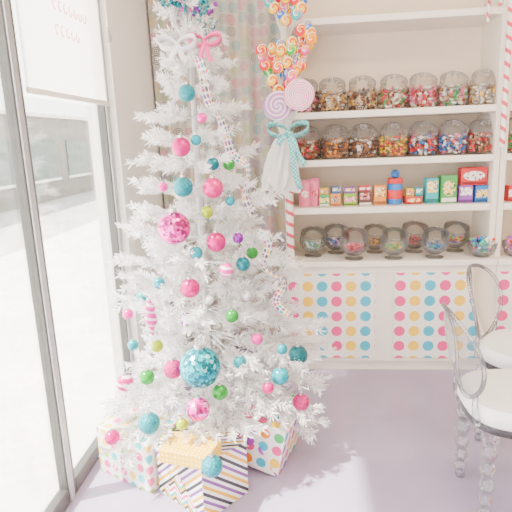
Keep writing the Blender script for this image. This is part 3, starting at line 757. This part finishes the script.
# ribbons on the tree
M_rib = dots_uv('white ribbon with coloured dots', [(.75,.03,.22),(.0,.42,.48),(.85,.48,.03),(.24,.10,.40),(.10,.10,.10)], 64, .38, (.88,.86,.84))
def ribbon(label, path, w):
    pts = []; nr = []
    P = [Vector(on_tree(px, py, .045)[0]) for px, py in path]
    n = len(P)
    for i in range(n-1):
        a, b = P[i], P[i+1]; pm = P[max(0,i-1)]; pn = P[min(n-1,i+2)]
        for k in range(6):
            s = k/6
            q = .5*((2*a)+(b-pm)*s+(2*pm-5*a+4*b-pn)*s*s+(3*a-3*b+pn-pm)*s**3)
            pts.append(q)
    pts.append(P[-1])
    L = len(pts)
    for i, q in enumerate(pts):
        out_ = Vector((q.x-TX, q.y-TY, .15)).normalized()
        q += out_*.026*math.sin(i*.45); ang = .7*math.sin(i*.33)
        t = (pts[min(i+1,L-1)]-pts[max(i-1,0)]).normalized()
        fwd = (Vector((0,0,1.2))-q).normalized()
        nr.append(Matrix.Rotation(ang, 3, t) @ (out_*.6+fwd*.6).normalized())
    o = strip(pts, w, nr).build('ribbon', M_rib, solid=.0015)
    set_uv(o, lambda c, nn, i: ((i//2)*.012, (i % 2)*w)); tag(o, label, 'ribbon', 'dotted ribbons on the tree')
ribbon('white ribbon with coloured dots winding down the upper right of the tree', [(196,56),(203,80),(213,104),(220,126),(234,148),(243,166),(248,188),(254,212)], .042)
ribbon('white ribbon with coloured dots trailing at the middle right edge of the tree', [(257,232),(266,250),(269,268),(279,285),(281,300),(286,316)], .04)

# tree top decorations
def spray(px, py, cols, label, n=9, spread=.085, rb=.0085):
    p = at(px, py, TY-.08); t = thing('berry_spray', label, 'tree decoration', p, 0, 'glittery berry sprays at the tree top')
    st = MB()
    for k in range(n):
        a = k*2.4; e = random.uniform(.3,1.0); tip = Vector((math.cos(a)*spread*e, math.sin(a)*spread*e*.6, spread*(1.3-.7*e)+.02*random.random()))
        st.tube([(0,0,-.05),tip*.5+Vector((0,0,.01)),tip], .0015, 5)
        for q in (1.0,.72,.5):
            c = cols[k % len(cols)]
            MB().sphere(tip*q+Vector((0,0,random.uniform(-.006,.006))), rb*random.uniform(.8,1.25), 10, 7).build('berry', OG[c], t)
    st.build('stems', M_cap, t)
spray(172, 16, ['teal','dark teal'], 'teal glitter berry spray at the left of the tree top')
spray(186, 20, ['teal','pink'], 'teal and pink glitter berry spray at the middle of the tree top')
spray(202, 24, ['teal','purple'], 'teal and purple glitter berry spray at the right of the tree top', 11, .10)
spray(206, 39, ['teal','silver'], 'teal and silver berry spray just above the pink bow', 8, .07)
bow('tree_top_bow', 'pink fabric bow at the right below the tree top', at(205,42,TY-.14), .075, solid('pink satin', (.82,.08,.28), .4), ((-.3,-.9),(.3,-1.1)))
bow('tree_top_bow', 'white fabric bow at the left below the tree top', at(178,46,TY-.16), .085, solid('white satin', (.88,.86,.88), .5), ((-.4,-.7),(.4,-.8)))

# ------------------------------------------------------------------ gifts
def gift(label, corner, e1, l1, e2, l2, h, mats, z=0, name='gift_box', tilt=0):
    cx = corner[0]+(e1[0]*l1+e2[0]*l2)/2; cy = corner[1]+(e1[1]*l1+e2[1]*l2)/2
    t = thing(name, label, 'gift', (cx, cy, z+l2/2*math.sin(tilt)), math.atan2(e1[1], e1[0]), 'wrapped gifts under the tree')
    t.rotation_euler.x = tilt
    o = MB().box(-l1/2, l1/2, -l2/2, l2/2, 0, h).build('wrapped_box', mats[0], t, bevel=.004)
    def uvf(c, n, i):
        if abs(n.z) > .7: return (c.x, c.y)
        if abs(n.x) > .7: return (c.y+.3, c.z)
        return (c.x, c.z)
    set_uv(o, uvf)
    for sg in (-1, 1):
        fl = MB(); x = sg*(l1/2+.0008); fl.add([(x,-l2*.46,h*.02),(x,l2*.46,h*.02),(x+sg*.002,0,h*.62)], [(0,1,2)])
        f = fl.build('paper_flap', mats[-1], t, smooth=False); set_uv(f, lambda c, n, i: (c.y+.37, c.z+.02))
    return t
DOTC = [PINK, YEL, BLU, (.04,.48,.12), (.90,.24,.01), (.36,.06,.50)]
M_gA = dots_uv('white paper with pastel dots', [(.86,.12,.30),(.92,.62,.08),(.05,.56,.60),(.36,.60,.08)], 18, .36)
M_gD = dots_uv('white paper with bright dots', DOTC, 15, .36)
M_gB = stripe_uv('black, white and gold striped paper', [(.9,.88,.85),(.02,.02,.03),(.9,.88,.85),(.78,.42,.0),(.9,.88,.85),(.20,.05,.30)], .10, 0, .9)
M_gB2 = stripe_uv('zigzag flap paper', [(.9,.88,.85),(.78,.02,.20),(.9,.88,.85),(.02,.02,.03),(.85,.48,.0),(.0,.38,.45)], .08, .04, 1.0)
M_gC = dots_uv('yellow paper with pale dots', [(.92,.72,.25),(.92,.78,.40)], 55, .28, (.88,.52,.01), 0.0)
def unit(a): l = math.hypot(*a); return (a[0]/l, a[1]/l)
c0 = atz(205, 524, 0); c1 = atz(249, 492, 0)
e1 = unit((c1.x-c0.x, c1.y-c0.y)); e2 = (-e1[1], e1[0])
gift('black, white and gold striped gift box standing foremost on the floor', c0, e1, math.hypot(c1.x-c0.x, c1.y-c0.y), e2, .31, .25, [M_gB, M_gB2])
a0 = atz(99, 472, 0); a1 = atz(152, 497, 0)
if a0.x < -1.02: a0.x = -1.02
ea = unit((a1.x-a0.x, a1.y-a0.y)); eb = (-ea[1], ea[0])
a0s = (a0.x+eb[0]*.012+.0, a0.y+eb[1]*.012)
gift('white gift box with pastel polka dots leftmost, beside the window', a0s, ea, math.hypot(a1.x-a0.x, a1.y-a0.y)-.015, eb, .28, .235, [M_gA])
d0 = atz(278, 478, 0)
e1 = unit((.28,.96)); e2 = (-e1[1], e1[0])
gift('white gift box with bright polka dots leaning right of the striped gift', d0, e1, .33, e2, .25, .24, [M_gD], tilt=math.radians(11))
yc = atz(174, 466, .2505)
e1 = unit((.5,-.12)); e2 = (-e1[1], e1[0])
gift('small yellow patterned gift box lying on top of the striped gift', (yc.x-.065, yc.y+.02), e1, .215, e2, .14, .06, [M_gC], z=.2507)

# ------------------------------------------------------------------ clear chairs
def make_chair(label, loc, rz):
    t = thing('ghost_chair', label, 'chair', loc, rz, 'clear acrylic chairs')
    def disc(n, a, b, z0, z1, rnd):
        vs = []; fs = []; N_ = 40
        rings = [(1-rnd, z0), (1, z0+(z1-z0)*.3), (1, z0+(z1-z0)*.7), (1-rnd, z1), (.5, z1+.004*(rnd > .03)), (.01, z1+.006*(rnd > .03))]
        rings = [(.01, z0)]+rings
        for s, z in rings:
            for k in range(N_):
                q = 2*PI*k/N_; c_, s_ = math.cos(q), math.sin(q)
                vs.append((a*s*math.copysign(abs(c_)**.7, c_), b*s*math.copysign(abs(s_)**.7, s_)*(1+.08*c_), z))
        for i in range(len(rings)-1):
            for k in range(N_): k2 = (k+1) % N_; fs.append((i*N_+k, i*N_+k2, (i+1)*N_+k2, (i+1)*N_+k))
        return MB().add(vs, fs)
    disc(40, .20, .195, .395, .424, .01).build('seat_frame', M_acrp, t)
    disc(40, .21, .205, .425, .495, .06).build('seat_cushion', M_cush, t)
    lean = Matrix.Translation((-.205,0,.48)) @ Matrix.Rotation(math.radians(-13), 4, 'Y')
    el = [lean @ Vector((.05*(math.sin(a)**2), .178*math.sin(a), .19-.182*math.cos(a))) for a in np.linspace(0, 2*PI, 49)]
    MB().tube(el, .009, 10, False).build('back_frame', M_acr, t)
    vs = [lean @ Vector((-.02*(1-s*s)+.05*(s*math.sin(a))**2, .174*s*math.sin(a), .19-.178*s*math.cos(a))) for s in (.02,.35,.7,1) for a in np.linspace(0, 2*PI, 40, endpoint=False)]
    fs = [(i*40+k, i*40+(k+1)%40, (i+1)*40+(k+1)%40, (i+1)*40+k) for i in range(3) for k in range(40)]
    MB().add(vs, fs).build('back_panel', M_acrp, t)
    for sy in (-1, 1):
        MB().tube([(-.19, sy*.13, .42), (-.200, sy*.12, .49), lean @ Vector((.02, sy*.115, .05))], [.014,.012,.010], 10).build('back_post', M_acr, t)
    prof = [(.001,0),(.018,0),(.023,.015),(.015,.032),(.027,.055),(.016,.08),(.029,.11),(.017,.14),(.031,.175),(.018,.205),(.032,.245),(.019,.28),(.033,.32),(.021,.35),(.033,.375),(.033,.393)]
    for sx in (1, -1):
        for sy in (-1, 1):
            MB().lathe(prof, 10, Matrix.Translation((.15*sx, sy*.15, 0))).build('leg', M_acr, t, ang=.5)
    return t
make_chair('clear acrylic chair with white cushion nearest the camera at the right edge', (.81, 1.94, 0), math.radians(1))
make_chair('clear acrylic chair with white cushion behind the nearer one, by the posters', (1.04, 2.40, 0), math.radians(-38))

# ------------------------------------------------------------------ light
w = bpy.data.worlds.new('world'); bpy.context.scene.world = w; w.use_nodes = True
bg = w.node_tree.nodes['Background']; bg.inputs[0].default_value = (1.0,.965,.92,1); bg.inputs[1].default_value = 11.5
def area(name, loc, dirv, sx, sy, e, col=(1,1,1), portal=False):
    l = bpy.data.lights.new(name, 'AREA'); o = bpy.data.objects.new(name, l); C.objects.link(o)
    l.shape = 'RECTANGLE'; l.size = sx; l.size_y = sy; l.energy = e; l.color = col
    o.location = loc; o.rotation_euler = Vector(dirv).to_track_quat('-Z', 'Y').to_euler()
    if portal: l.cycles.is_portal = True
    return o
area('window_portal', (-1.17, 1.06, 1.23), (1,0,0), 3.34, 2.46, 1, portal=True)
area('shopfront_portal', (-.38, -3.02, 1.15), (0,1,0), 1.55, 2.3, 1, portal=True)
for x, y in ((.5,1.6),(2.3,1.6),(1.2,-.6)):
    area('ceiling_light', (x, y, 2.96), (0,0,-1), 1.2, .6, 40, (1,.82,.62))
sd_ = bpy.data.lights.new('sun', 'SUN'); so = bpy.data.objects.new('sun', sd_); C.objects.link(so)
sd_.energy = 50.0; sd_.angle = .03; sd_.color = (1,.92,.80)
so.rotation_euler = Vector((.56,.24,-1)).to_track_quat('-Z','Y').to_euler(); so.location = (-4,-2,6)
